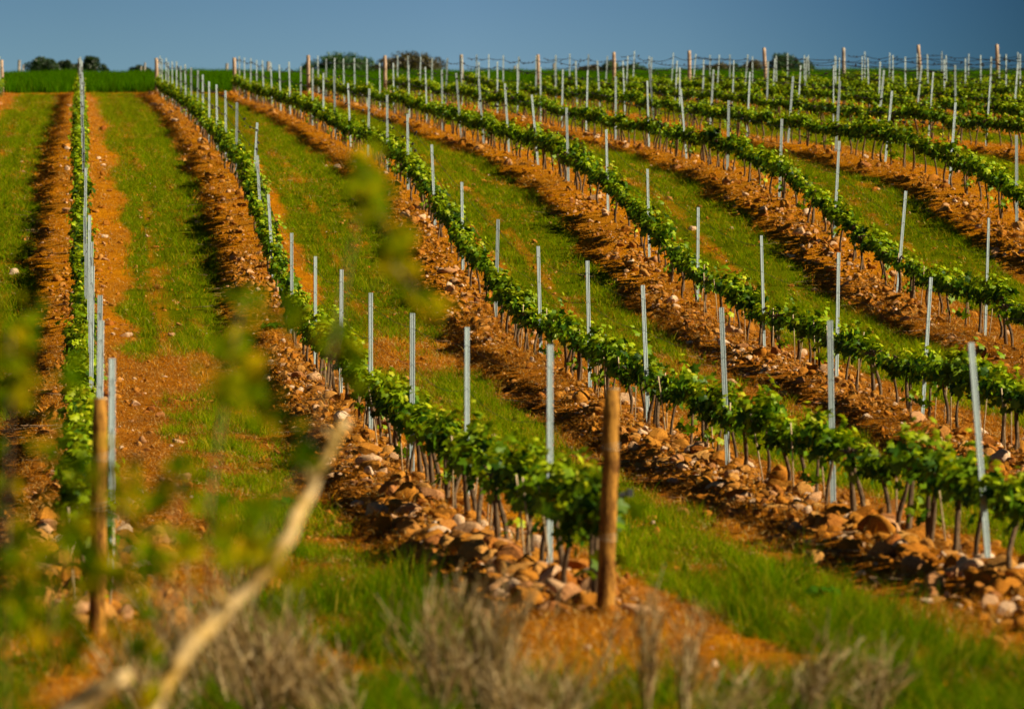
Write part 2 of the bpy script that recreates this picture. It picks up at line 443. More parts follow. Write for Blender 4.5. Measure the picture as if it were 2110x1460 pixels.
def steel_mesh(h, hooks, name):
    """galvanised channel post with folded lips, foot at z = -0.3"""
    m = MB()
    fr = [(-2.7, .3), (-2.7, -.9), (-1.75, -.9), (-1.15, 1.3), (-.85, 1.3), (-.55, -.55), (.55, -.55), (.85, 1.3), (1.15, 1.3), (1.75, -.9), (2.7, -.9), (2.7, .3)]
    bk = [(2.45, .3), (2.45, -.65), (1.92, -.65), (1.32, 1.55), (.68, 1.55), (.38, -.3), (-.38, -.3), (-.68, 1.55), (-1.32, 1.55), (-1.92, -.65), (-2.45, -.65), (-2.45, .3)]
    n = len(fr); k = .0087
    zz = [-.3, h]
    v = [(x * k, y * k, z) for z in zz for (x, y) in fr] + [(x * k, y * k, z) for z in zz for (x, y) in bk]
    f = [(i, i + 1, n + i + 1, n + i) for i in range(n - 1)] + [(2 * n + i, 2 * n + i + 1, 3 * n + i + 1, 3 * n + i) for i in range(n - 1)]
    f += [(n + i, n + i + 1, 4 * n - 2 - i, 4 * n - 1 - i) for i in range(n - 1)]
    f += [(n - 1, 2 * n, 3 * n, 2 * n - 1), (0, n, 4 * n - 1, 3 * n - 1)]
    m.add(v, f)
    return m.mesh(name, M['steel'])

STEEL = steel_mesh(1.5, True, 'steel_post')
def post_phrase(r, k):
    ks = sorted(kk for (rr, kk) in POSTS if rr == r)
    up = ks.index(k) + 1; dn = len(ks) - ks.index(k)
    if r in (0, 1) and up <= 10: return ORD[up] + ' uphill from the near wooden end post'
    if dn <= 13: return ORD[dn] + ' downhill from the far wooden end post'
    return ORD[up] + ' uphill from its lowest in view'

first = True
for (r, k), (bx, Y, tx, tz) in sorted(POSTS.items()):
    gz = Hs(bx, Y); h = tz - gz
    o = link('steel_post', STEEL)
    o.location = (bx, Y, gz); o.scale = (1, 1, h / 1.5)
    o.rotation_euler = (R.normal(0, .006), math.atan2(tx - bx, h), .45 + R.normal(0, .18))
    if abs(tx - bx) > .09: st = 'leaning steel post'
    else: st = 'grey steel post'
    tag(o, '%s in %s, %s' % (st, row_name(r), post_phrase(r, k)), 'post', 'steel trellis posts')

def wood_post(name, bx, by, tx, tz, rb, rt, wood, wraps, label, group):
    gz = Hs(bx, by); h = tz - gz
    m = MB(); n = 12; pts = []; rad = []
    for i in range(n + 1):
        t = i / n
        pts.append((R.normal(0, .003) * (0 < i < n), R.normal(0, .003) * (0 < i < n), -.35 + (h + .35) * t))
        rad.append((rb + (rt - rb) * t) * (1 + R.normal(0, .02)))
    rad[-1] *= .93
    m.tube(pts, rad, 14, True)
    e = link(name, None); e.location = (bx, by, gz); e.rotation_euler = (0, math.atan2(tx - bx, h), R.uniform(0, .3)); e.empty_display_size = .2
    m.build('pole', wood, e, True)
    c = MB(); c.tube([(0, 0, h + .001), (0, 0, h + .008)], [rad[-1] * .97, rad[-1] * .9], 14, True); c.build('sawn_end', M['cut'], e)
    for z in wraps:
        w = MB()
        for q in range(3):
            rr = rb + (rt - rb) * (z / h) + .005
            ring = [(math.cos(a) * rr, math.sin(a) * rr, z + q * .012 + .01 * math.sin(a * 1.0 + q)) for a in np.linspace(0, 2 * PI, 20)]
            w.tube(ring, .0015, 5, False)
        w.build('wire_wrap', M['wire_bright'], e)
    tag(e, label, 'post', group)
    return e
for r in range(-1, 13):
    px0 = {-1: 3, 0: 164, 1: 322, 2: 482.5, 3: 635, 4: 793, 5: 950.5, 6: 1108.5, 7: 1265, 8: 1420, 9: 1574, 10: 1738, 11: 1892, 12: 2054}[r]
    py0 = {-1: 124, 0: 121, 1: 120.5, 2: 119.5, 3: 114.5, 4: 115, 5: 113, 6: 113, 7: 108, 8: 105, 9: 99, 10: 99, 11: 93, 12: 92}[r]
    Y = Y_FAR
    tx, _, tz = place(px0, py0, Y)
    X = max(min(tx + .0, rowx(r) + .35), rowx(r) - .35)
    lean = {9: .10, 11: .13, 12: .06}.get(r, .02)
    wood_post('wooden_post', tx + lean, Y, tx, tz, .075, .068, M['wood_grey'] if r in (0, 5, 10) else M['wood_pale'], [],
              '%s wooden end post at the uphill end of %s' % ('weathered grey' if r in (0, 5, 10) else 'pale orange', row_name(r)), 'far wooden end posts')
b = place(1246, 1290, Y_NEAR); t = place(1263, 802, Y_NEAR)
pe = wood_post('wooden_post', b[0], Y_NEAR, t[0], t[2], .056, .047, M['wood_brown'], [.44, .98], 'thick brown wooden end post at the downhill end of second vine row', None)
tz_ = MB(); tz_.tube([(.06, -.01, .70), (.10, -.012, .715)], .014, 8); tz_.box((.125, -.012, .72), (.035, .03, .045)); tz_.build('wire_tensioner', M['slot'], pe)
b = place(200, 1300, Y_NEAR - .6); t = place(207, 822, Y_NEAR - .6)
wood_post('wooden_post', b[0], Y_NEAR - .6, t[0], t[2], .050, .044, M['wood_brown'], [.72, 1.0], 'dark brown wooden end post in front of the end-on vine row', None)

# horizon stakes beyond the wheat
for px, py, Y, w in ((38, 124, 250, .10), (46, 133, 252, .06), (297, 129, 251, .07), (289, 137, 252, .07), (466, 131, 249, .11), (551, 127, 250, .12), (1059, 136, 250, .09), (1140, 130, 251, .10)):
    tx, _, tz = place(px, py, Y); gz = Hs(tx, Y); h = tz - gz
    m = MB(); m.tube([(0, 0, -.2), (.02, 0, h * .5), (.05, 0, h)], [w, w * .95, w * .8], 7)
    o = m.build('field_stake', M['wood_grey']); o.location = (tx, Y, gz)
    where = {38: 'tall dark stake on the wheat skyline, beside the outermost tree', 46: 'short pale stake next to the tall stake on the wheat skyline',
             297: 'thin stake standing in front of the low round bush on the skyline', 289: 'short stake standing in front of the low round bush on the skyline',
             466: 'tilted dark stake on skyline just before the third vine row end', 551: 'stubby stake on the skyline behind steel posts of the third vine row',
             1059: 'small stake on skyline before the end post of the seventh vine row', 1140: 'blunt stake on skyline behind the seventh vine row'}[px]
    tag(o, where, 'stake')

# ------------------------------------------------------------------ wires
def wires():
    for r in range(-1, 13):
        ks = sorted(kk for (rr, kk) in POSTS if rr == r)
        for lev, nm in ((1.36, 'upper'), (1.02, 'middle')):
            P = []
            if r in (0, 1): P.append((rowx(r) + .02, Y_NEAR, Hs(rowx(r), Y_NEAR) + lev - .08))
            for k in ks:
                bx, Y, tx, tz = POSTS[r, k]; gz = Hs(bx, Y); f = lev / 1.5
                P.append((bx + (tx - bx) * f, Y, gz + (tz - gz) * f))
            X = rowx(r); P.append((X, Y_FAR, Hs(X, Y_FAR) + lev))
            m = MB(); pts = []; rad = []
            for a, b in zip(P[:-1], P[1:]):
                sag = R.uniform(.03, .12)
                for i in range(6):
                    t = i / 6
                    pts.append((a[0] + (b[0] - a[0]) * t, a[1] + (b[1] - a[1]) * t, a[2] + (b[2] - a[2]) * t - sag * 4 * t * (1 - t)))
                    rad.append(float(np.interp(pts[-1][1], [25, 60, 110, 165], [.0018, .0025, .007, .011])))
            m.tube(pts, rad, 4, False)
            for p in pts:                                    # dried tendrils left on the wire
                if p[1] > 75 and R.rand() < .55:
                    s = R.uniform(.02, .06)
                    q = Vector(p) + Vector((R.normal(0, .01), R.normal(0, .3), 0))
                    m.tube([q + Vector((0, -s * 2.5, R.normal(0, .01))), q, q + Vector((R.normal(0, .02), s * 2.5, R.normal(0, .02)))], [s * .25, s * .5, s * .2], 4)
            o = m.build('trellis_wire', M['wire'])
            tag(o, 'thin %s trellis wire with dried tendrils strung along the %s' % (nm, row_name(r)), 'wire', 'trellis wires')
wires()

# ------------------------------------------------------------------ grapevines
LO = [(0, 0), (.16, -.12), (.42, -.16), (.50, .10), (.36, .22), (.62, .42), (.46, .62), (.24, .60), (.16, .82), (0, 1.0)]
LEAF = LO + [(-x, y) for x, y in LO[-2:0:-1]]
def leaf_pts(size, rot, pos, fold):
    c = (0, .3, .0)
    v = [c] + [(x, y, -abs(x) * fold - .18 * y * y) for x, y in LEAF]
    v = [Vector(p) * size for p in v]
    return [tuple(rot @ p + pos) for p in v]
LF = [(0, i, i % len(LEAF) + 1) for i in range(1, len(LEAF) + 1)]

def rnd_rot(face, spread):
    """leaf whose upper face looks roughly along `face`"""
    n = (Vector(face) + Vector(R.normal(0, spread, 3))).normalized()
    t = Vector(R.normal(0, 1, 3)) + Vector((0, 0, -.9)); t = (t - n * t.dot(n)).normalized()
    return Matrix((t.cross(n), t, n)).transposed()

L_V = .93
def vine_foliage(m, seed, lush):
    st = np.random.RandomState(seed)
    ns = int(11 * lush)
    for s in range(ns):
        y0 = -L_V / 2 + L_V * (s + st.rand()) / ns
        tip = Vector((st.normal(0, .085), y0 + st.normal(0, .12), st.uniform(.57, .765)))
        base = Vector((st.normal(0, .025), y0, .475))
        nl = st.randint(9, 15)
        if st.rand() < .16: tip.z += .12
        for i in range(nl):
            t = (i + .5) / nl
            p = base.lerp(tip, t) + Vector(st.normal(0, .042 * (1.25 - t), 3))
            out = Vector((p.x * 4 + st.normal(0, .5), st.normal(0, .5), .55 + .5 * t))
            size = (.092 - .044 * t) * st.uniform(.8, 1.25)
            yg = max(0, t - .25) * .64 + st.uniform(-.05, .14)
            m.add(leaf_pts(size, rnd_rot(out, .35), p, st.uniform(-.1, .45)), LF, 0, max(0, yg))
    for i in range(int(48 * lush)):                    # inner and hanging leaves
        y = st.uniform(-.5, .5) * L_V * 1.08; side = 1 if st.rand() < .5 else -1
        p = Vector((side * abs(st.normal(.065, .04)), y, st.uniform(.41, .58) - (.10 if st.rand() < .06 else 0)))
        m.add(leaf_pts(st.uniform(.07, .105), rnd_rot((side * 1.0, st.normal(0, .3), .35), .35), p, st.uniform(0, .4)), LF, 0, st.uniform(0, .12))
    if st.rand() < .30:                                # a sucker low on the trunk
        y = st.normal(0, .1); z0 = st.uniform(.08, .25)
        for i in range(st.randint(6, 14)):
            p = Vector((st.normal(0, .06), y + st.normal(0, .06), z0 + abs(st.normal(0, .10))))
            m.add(leaf_pts(st.uniform(.05, .09), rnd_rot((st.normal(), st.normal(), .6), .4), p, .2), LF, 0, st.uniform(.1, .45))

def vine_trunk(m, seed, mi=0):
    st = np.random.RandomState(seed + 500)
    n = 1 if st.rand() < .6 else 2
    for q in range(n):
        bx, by = st.normal(0, .03), (q - (n - 1) / 2) * .13 + st.normal(0, .02)
        tx, ty = st.normal(0, .03), by + st.normal(0, .07)
        wx, wy = st.normal(0, .035), st.normal(0, .035)
        pts = []; rad = []; r0 = st.uniform(.014, .024)
        for i in range(8):
            t = i / 7
            pts.append((bx + (tx - bx) * t + wx * math.sin(t * 5) , by + (ty - by) * t + wy * math.sin(t * 4 + 1), -.12 + .62 * t))
            rad.append(r0 * (1.25 - .5 * t) * (1 + st.normal(0, .08)))
        rad[-1] *= 1.35; rad[0] *= 1.3
        m.tube(pts, rad, 7, True, mi)
        for s in (-1, 1):
            e = pts[-1]; pp = [(e[0], e[1], e[2] - .02)]
            for i in range(1, 5):
                pp.append((e[0] + st.normal(0, .015), e[1] + s * .11 * i, e[2] + .02 + st.normal(0, .015)))
            m.tube(pp, [.017, .015, .013, .011, .008], 6, True, mi)

NP = 12
FOL, TRK, WHOLE = [], [], []
for i in range(NP):
    lush = [1, .75, 1.15, .45, 1.25, .9][i % 6]
    m = MB(); vine_foliage(m, 100 + i, lush); FOL.append(m.mesh('foliage', M['vine_leaf'], False, 'young'))
    m = MB(); vine_trunk(m, 100 + i); TRK.append(m.mesh('trunk', M['bark'], True))
    m = MB(); vine_trunk(m, 100 + i, 1)
    nb = m.n
    vine_foliage(m, 100 + i, lush); WHOLE.append(m.mesh('vine', [M['vine_leaf'], M['bark']], False, 'young'))
ck = MB(); ck.tube([(0, 0, -.15), (.005, 0, .35), (0, .01, .62)], .0065, 6); CANE = ck.mesh('vine_stake', M['cane'], True)

def vines():
    allv = []
    for r in range(-1, 13):
        X = rowx(r); y = Y_NEAR + .55
        while y < Y_FAR - .2:
            lim = .2275 * (1.05 if r < 7 else 1.0)
            if X / y < lim and not (r == -1 and y < 126): allv.append((r, X - (.05 if r == 0 else 0), y))
            y += L_V
    cand = []
    for i, (r, X, y) in enumerate(allv):
        px, py = project(X, y, Hs(X, y) + .5)
        cand.append((not (-30 < px < 2125), y, i))
    cand.sort(); near = set(i for _, _, i in cand[:300])
    ks = {r: sorted((POSTS[rr, kk][1], kk) for (rr, kk) in POSTS if rr == r) for r in range(-1, 13)}
    cnt = {}; P = []; RT = []; SC = []; ID = []
    for i, (r, X, y) in enumerate(allv):
        z = Hs(X, y); sl = math.atan((Hs(X, y + .6) - Hs(X, y - .6)) / 1.2)
        j = R.randint(NP); flip = R.rand() < .5; s = R.uniform(.82, 1.16)
        jx = R.normal(0, .025)
        if i in near:
            e = link('grapevine', None); e.location = (X + jx, y, z); e.rotation_euler = (0, 0, PI if flip else 0); e.empty_display_size = .2
            t = link('trunk', TRK[j], e)
            f = link('foliage', FOL[j], e); f.scale = (s * 1.05, 1.06, s); f.rotation_euler = ((-sl if flip else sl), 0, 0)
            below = [kk for (yy, kk) in ks[r] if yy <= y]
            kk = below[-1] if below else None
            cnt[r, kk] = cnt.get((r, kk), 0) + 1
            n = ORD[cnt[r, kk]]
            lus = 'full' if [1, .75, 1.15, .45, 1.25, .9][j % 6] * s > .85 else 'sparse'
            if kk is None and r in (0, 1): lb = '%s grapevine in %s, %s uphill of its near wooden end post' % (lus, row_name(r), n)
            elif kk is None: lb = '%s grapevine in %s, %s in view below its lowest steel post' % (lus, row_name(r), n)
            else:
                q = [c for (_, c) in ks[r]]; up = q.index(kk) + 1
                lb = '%s grapevine in %s, %s uphill of its %s steel post' % (lus, row_name(r), n, ORD[up])
            tag(e, lb, 'grapevine', 'grapevines on the trellis rows')
            if y < 62 and R.rand() < .8:
                c = link('vine_stake', CANE); cx, cy = X + jx + R.choice((-1, 1)) * R.uniform(.04, .09), y + R.uniform(-.3, .3)
                c.location = (cx, cy, Hs(cx, cy)); c.rotation_euler = (R.normal(0, .05), R.normal(0, .08), 0)
                tag(c, 'stake at ' + lb.split(' ', 1)[1], 'vine stake', 'thin stakes beside the vines')
        else:
            P.append((X + jx, y, z)); RT.append((-sl if flip else sl, 0, PI if flip else 0)); SC.append((.95 * s, 1.06, .92 * s)); ID.append(j)
    o = scatter('grapevines', WHOLE, P, RT, SC, ID)
    tag(o, 'green grapevines of the farther trellis rows running to the skyline', 'grapevines', kind='stuff')
vines()

# ------------------------------------------------------------------ stones
def stone_mesh(seed):
    import bmesh
    st = np.random.RandomState(seed)
    bm = bmesh.new(); bmesh.ops.create_icosphere(bm, subdivisions=3, radius=1)
    ns = st.normal(0, 1, (13, 3)); ns /= np.linalg.norm(ns, axis=1)[:, None]; ds = st.uniform(.50, .88, 13)
    off = st.uniform(0, 50, 3); ax = np.array([1.15, st.uniform(.7, 1.05), st.uniform(.55, .9)])
    for v in bm.verts:
        p = np.array(v.co)
        k = 1.0
        for n, d in zip(ns, ds):
            q = p @ n
            if q > 1e-3: k = min(k, d / q)
        k = .07 + .93 * k
        w = 1 + .16 * (float(vnoise(np.array([p[0] * 1.7 + off[0]]), np.array([p[1] * 1.7 + p[2] * 1.3 + off[1]]), seed)[0]) - .5)
        v.co = Vector(p * k * w * ax)
    me = bpy.data.meshes.new('stone'); bm.to_mesh(me); bm.free()
    me.polygons.foreach_set('use_smooth', np.full(len(me.polygons), seed % 3 == 0)); me.materials.append(M['stone'])
    return me
STONES = [stone_mesh(900 + i) for i in range(14)]

def stones():
    xs, ys, rs = [], [], []
    for r in range(-1, 13):
        X = rowx(r)
        y0 = max(21.0 if r == 2 else 24.6, (X - 1.3) / .24) if r >= 0 else 126
        for a, b, den, med in ((21.0, 33, 240, .036), (33, 45, 260, .024), (45, 75, 220, .022), (75, 165, 60, .032)):
            a = max(a, y0)
            if a >= b: continue
            n = int((b - a) * 2.6 * den)
            x = X + R.uniform(-1.5, 1.1, n); y = R.uniform(a, b, n)
            keep = R.rand(n) < stone_density(x, y)
            x, y = x[keep], y[keep]
            d = np.clip(med * np.exp(R.normal(0, .66, len(x))), .012, .145)
            xs.append(x); ys.append(y); rs.append(d)
    n = 9000                                            # loose ones in alleys and on the verge
    x = R.uniform(-1.2, 16, n); y = R.uniform(20, 95, n); k = (R.rand(n) < (1 - .85 * grass_mask(x, y))) & (x / y < .24)
    xs.append(x[k]); ys.append(y[k]); rs.append(np.clip(.022 * np.exp(R.normal(0, .6, k.sum())), .010, np.where(y[k] < 26, .035, .10)))
    x = np.concatenate(xs); y = np.concatenate(ys); r_ = np.concatenate(rs)
    z = H(x, y)
    px, py = project(x, y, z)
    vis = (px > 5) & (px < 2100) & (py > 150) & (py < 1440)
    size = np.where(vis, r_ / y, 0)
    big = np.argsort(-size)[:300]
    isbig = np.zeros(len(x), bool); isbig[big] = True
    cells = {}
    idx = R.randint(0, len(STONES), len(x))
    rot = np.stack([R.normal(0, .5, len(x)), R.normal(0, .5, len(x)), R.uniform(0, 6.28, len(x))], 1)
    for i in big:
        r = int(round((x[i] - ROW0) / PITCH)); r = max(0, r)
        ks = sorted((abs(POSTS[rr, kk][1] - y[i]), kk) for (rr, kk) in POSTS if rr == r)
        k = ks[0][1] if ks else 0
        d = x[i] - rowx(r)
        side = 'on grassy side' if abs(d) > .75 else ('on shaded side' if d < 0 else 'on sunny side')
        cells.setdefault((r, k, side), []).append(i)
    for (r, k, side), L in sorted(cells.items()):
        L.sort(key=lambda i: -r_[i])
        q = sorted(kk for (rr, kk) in POSTS if rr == r); up = q.index(k) + 1
        for n, i in enumerate(L):
            o = link('stone', STONES[idx[i]]); o.location = (x[i], y[i], z[i] + r_[i] * .12); o.rotation_euler = rot[i]; o.scale = (r_[i],) * 3
            rank = 'largest' if n == 0 else (ORD[n + 1] + ' largest' if n < 19 else 'smaller')
            tag(o, '%s stone %s of %s, by its %s steel post' % (rank, side, row_name(r), ORD[up]), 'stone', 'stones under the vine rows')
    s = ~isbig
    o = scatter('stones', STONES, np.stack([x, y, z + r_ * .10], 1)[s], rot[s], np.repeat(r_[s][:, None], 3, 1), idx[s])
    tag(o, 'smaller ochre stones strewn along the vine rows', 'stones', kind='stuff')
stones()

# ------------------------------------------------------------------ grass, dry grass, wheat
def tuft(seed, mat, nb, h, w, spread, droop, segs=3):
    st = np.random.RandomState(seed); m = MB()
    for b in range(nb):
        a = st.uniform(0, 2 * PI); r = spread * math.sqrt(st.rand()); x, y = r * math.cos(a), r * math.sin(a)
        hh = h * st.uniform(.5, 1.15); da = st.uniform(0, 2 * PI); dl = hh * droop * st.uniform(.2, 1.3); ta = st.uniform(0, PI)
        vs = []
        for s in range(segs + 1):
            t = s / segs; ww = w * (1 - t * .92) * .5
            cx = x + math.cos(da) * dl * t * t; cy = y + math.sin(da) * dl * t * t; cz = -.02 + hh * t * (1 - .18 * droop * t)
            vs += [(cx - math.cos(ta) * ww, cy - math.sin(ta) * ww, cz), (cx + math.cos(ta) * ww, cy + math.sin(ta) * ww, cz)]
        m.add(vs, [(2 * s, 2 * s + 1, 2 * s + 3, 2 * s + 2) for s in range(segs)])
    return m.mesh('tuft', mat)

def pick(n, x0, x1, y0, y1, prob, lim=.245, xl=-1.6):
    x = R.uniform(x0, x1, n); y = R.uniform(y0, y1, n)
    k = (x / np.maximum(y, 1) < lim) & (x / np.maximum(y, 1) > -.045)
    x, y = x[k], y[k]
    k = R.rand(len(x)) < prob(x, y)
    return x[k], y[k]

def lay(name, protos, x, y, s, label, cat, tilt=.12, zoff=0.0):
    n = len(x); z = H(x, y) + zoff
    rot = np.stack([R.normal(0, tilt, n), R.normal(0, tilt, n), R.uniform(0, 6.28, n)], 1)
    o = scatter(name, protos, np.stack([x, y, z], 1), rot, s, R.randint(0, len(protos), n))
    return tag(o, label, cat, kind='stuff')

def grasses():
    small = [tuft(i, M['grass'], 26, .13, .006, .09, .7) for i in range(5)]
    x1, y1 = pick(60000, -2.5, 15, 24, 62, lambda x, y: grass_mask(x, y) ** 1.3 * .95)
    x2, y2 = pick(150000, -5, 40, 62, 165, lambda x, y: grass_mask(x, y) ** 1.3 * .95)
    x = np.concatenate([x1, x2]); y = np.concatenate([y1, y2])
    hv = .55 + 1.0 * fbm(x * .7, y * .4, 61)
    b = np.interp(y, [25, 62, 165], [1.0, 1.5, 2.2])
    s = np.stack([b * R.uniform(.8, 1.2, len(x)), b * R.uniform(.8, 1.2, len(x)), np.interp(y, [25, 62, 165], [1, 1.1, 1.15]) * hv * R.uniform(.75, 1.25, len(x))], 1)
    lay('grass', small, x, y, s, 'short green grass growing along the alleys between vine rows', 'grass')
    lush = [tuft(20 + i, M['lush'], 36, .25, .0075, .10, .9, 4) for i in range(4)]
    def pv(x, y):
        return grass_mask(x, y) * (1 - sstep(25, 29.5, y)) * (.35 + .65 * sstep(.35, .55, fbm(x * 2.0, y * 1.4, 73)))
    x, y = pick(10000, -1.5, 8, 13, 29, pv)
    hv = .25 + 1.5 * sstep(.3, .75, fbm(x * 1.6, y * 1.1, 71))
    s = np.stack([R.uniform(.8, 1.25, len(x)), R.uniform(.8, 1.25, len(x)), hv * R.uniform(.7, 1.3, len(x))], 1)
    lay('verge_grass', lush, x, y, s, 'lush green grass on the verge below the vine rows', 'grass', .18)
    dry = [tuft(40 + i, M['straw'], 20, .085, .005, .10, 1.5) for i in range(4)]
    def pd(x, y):
        d, u = du_of(x)
        return (1 - .78 * sstep(24.5, 26.5, y) * (1 - sstep(52, 66, y))) * (1 - grass_mask(x, y)) * (.25 + .75 * sstep(.35, .6, fbm(x * .8, y * .4, 81))) * (1 - .35 * np.exp(-(d / .3) ** 2))
    x1, y1 = pick(95000, -2, 15, 17, 62, pd); x2, y2 = pick(150000, -4, 40, 62, 165, pd)
    x = np.concatenate([x1, x2]); y = np.concatenate([y1, y2]); b = np.interp(y, [25, 62, 165], [1, 1.4, 2])
    s = np.stack([b, b, R.uniform(.4, 1.5, len(x)) ** 1.3], 1)
    lay('dry_grass', dry, x, y, s, 'orange dead grass on the bare earth beside the vine rows', 'dry grass', .25)
    litter = [tuft(50 + i, M['litter'], 16, .06, .005, .11, 2.2) for i in range(4)]
    x, y = pick(90000, -2, 15, 24.5, 64, lambda x, y: (1 - grass_mask(x, y)) * (.3 + .7 * sstep(.35, .55, fbm(x * 1.2, y * .6, 83))))
    s = np.stack([np.ones(len(x)), np.ones(len(x)), R.uniform(.3, 1.5, len(x))], 1)
    lay('dead_grass_litter', litter, x, y, s, 'brown dead grass litter on the stony earth nearest the verge', 'dead grass', .3)
    wh = [tuft(60 + i, M['wheat'], 46, .55, .022, .30, .45) for i in range(4)]
    x, y = pick(64000, -14, 66, 166.8, 268, lambda x, y: np.ones(len(x)), .26)
    s = np.stack([np.ones(len(x)), np.ones(len(x)), (.62 + .8 * fbm(x * .5, y * .12, 91)) * R.uniform(.85, 1.15, len(x))], 1)
    lay('wheat', wh, x, y, s, 'dense green wheat field on the rise beyond the vine rows', 'wheat field', .1)
    # prunings left on the ground
    tw = []
    for i in range(6):
        m = MB(); l = R.uniform(.25, .5); bnd = R.normal(0, .06)
        m.tube([(-l, 0, 0), (-l * .3, bnd, .015), (l * .4, -bnd * .5, .01), (l, bnd, .02)], [.004, .005, .0045, .003], 5)
        m.tube([(l * .1, 0, .01), (l * .4, .10, .03), (l * .6, .18, .02)], [.0035, .003, .002], 5)
        tw.append(m.mesh('pruning', M['twig']))
    def pt(x, y):
        d, u = du_of(x); return np.exp(-((d + .7) / .3) ** 2) * sstep(.4, .65, fbm(x * .6, y * .3, 95)) * .9
    x, y = pick(5200, -1.5, 14, 26, 80, pt)
    s = np.repeat(R.uniform(.4, .9, len(x))[:, None], 3, 1)
    lay('vine_prunings', tw, x, y, s, 'dry vine prunings lying beside the stony rows', 'twigs', .08, .03)
grasses()

# ------------------------------------------------------------------ trees on the skyline
def tree(px0, px1, pytop, Y, mat, label, dens=1.0, lobes=7):
    cx = (px0 + px1) / 2; w = (ray(px1) - ray(px0)) * Y / 2 * 1.3
    tx, _, tz = place(cx, pytop, Y); gz = Hs(tx, Y); h = tz - gz
    e = link('tree', None); e.location = (tx, Y, gz); e.empty_display_size = 1
    st = np.random.RandomState(int(px0 * 3 + 11))
    t = MB(); t.tube([(0, 0, -.3), (.05 * w, 0, h * .3), (0, .05, h * .55)], [.06 * w + .05, .05 * w + .04, .03 * w + .02], 8)
    hc = place(cx, 146, Y)[2] - gz                      # height at which the crown clears the crest
    cz0 = min(hc - .3, h * .45)
    lob = []
    for i in range(lobes):
        a = st.uniform(-1, 1); rr = st.uniform(.32, .52) * w
        top = (hc - .15 * w) + (h - hc + .15 * w) * (1 - .45 * abs(a) ** 4) * st.uniform(.78, 1.05); rz = max(.3, min(rr * .8, (h - hc) * .75))
        lob.append((a * (w - rr), st.uniform(-.5, .5) * w, top - rz, rr, rz))
        lob.append((a * (w - rr), st.uniform(-.5, .5) * w, top - rz * 2.2, rr, rz))
    rz = max(.3, min(.4 * w, (h - hc) * .7))
    for a in (-.72, .72):
        lob.append((a * w, 0, hc + (h - hc) * .5 - .3 * w * st.uniform(.6, 1), .36 * w, .3 * w))
    lob.append((st.uniform(-.15, .15) * w, 0, h - rz, .42 * w, rz))
    c = MB(); n = int(480 * dens)
    for (lx, ly, lz, ra, rz) in lob:
        t.tube([(0, 0, h * .35), (lx * .5, ly * .5, (h * .35 + lz) / 2), (lx, ly, lz)], [.03 * w + .02, .02 * w + .012, .01], 6)
        for i in range(n):
            d = st.normal(0, 1, 3); d /= np.linalg.norm(d); q = st.uniform(.55, 1.06) ** .7
            if vnoise(np.array([d[0] * 2.2 + lx * 3]), np.array([d[1] * 2 + d[2] * 2.6 + lz]), 5)[0] < .42 and q > .74: continue
            p = Vector((lx + d[0] * ra * q, ly + d[1] * ra * q, lz + d[2] * rz * q))
            if p.z < .1: continue
            s = st.uniform(.07, .17) * (.6 + .22 * w)
            c.add([tuple(rnd_rot(d, .6) @ Vector(v) * s + p) for v in ((-.6, -.5, 0), (.6, -.4, .1), (.35, .6, 0), (-.4, .55, .12))], [(0, 1, 2, 3)])
    t.build('trunk', M['tree_bark'], e, True)
    c.build('crown', mat, e)
    tag(e, label, 'tree', 'trees on the skyline')
G, D, B = M['tree_green'], M['tree_dark'], M['tree_brown']
for a in [(60, 113, 117, 330, D, 'dark bushy tree with lumpy crown, outermost on the wheat skyline', 1, 7),
          (116, 152, 124, 334, D, 'small dark round tree between the two larger dark skyline trees', .8, 5),
          (146, 174, 131, 338, D, 'low dark shrub tree just behind the end-on row end post', .7, 4),
          (168, 211, 116, 330, D, 'dense dark tree just beyond the far post of the end-on row', 1, 7),
          (206, 223, 137, 333, D, 'tiny low tree at the foot of the dense dark tree', .6, 3),
          (271, 306, 135, 333, D, 'low round bush alone on the skyline before second row end', .8, 5),
          (640, 757, 107, 340, G, 'broad dark green domed tree behind the fourth row end post', 1.5, 11),
          (622, 646, 131, 340, G, 'small green bush touching the broad domed green tree', .7, 4),
          (757, 793, 134, 345, B, 'low olive brown bush between the two big skyline trees', .8, 4),
          (794, 900, 103, 338, B, 'big olive brown tree with ragged top by the fifth row end', 1.5, 11),
          (1190, 1250, 133, 345, B, 'low wide olive hedge tree before the eighth row end post', .9, 6),
          (1242, 1282, 126, 340, G, 'rounded green bush behind the eighth row end post', .9, 5),
          (1288, 1326, 130, 342, G, 'small green bush just beyond the eighth row end post', .8, 5),
          (1458, 1512, 127, 345, B, 'low olive brown bush beyond the ninth row end post', .9, 6),
          (1505, 1530, 131, 342, G, 'little green bush between two olive brown skyline bushes', .7, 4),
          (1528, 1572, 124, 343, B, 'olive brown bush just before the tenth row end post', .9, 6),
          (1587, 1645, 109, 338, G, 'tall rounded green tree just beyond the tenth row end post', 1.2, 8),
          (1648, 1674, 124, 340, G, 'narrow little green tree next to the tall rounded green tree', .7, 4)]:
    tree(*a)

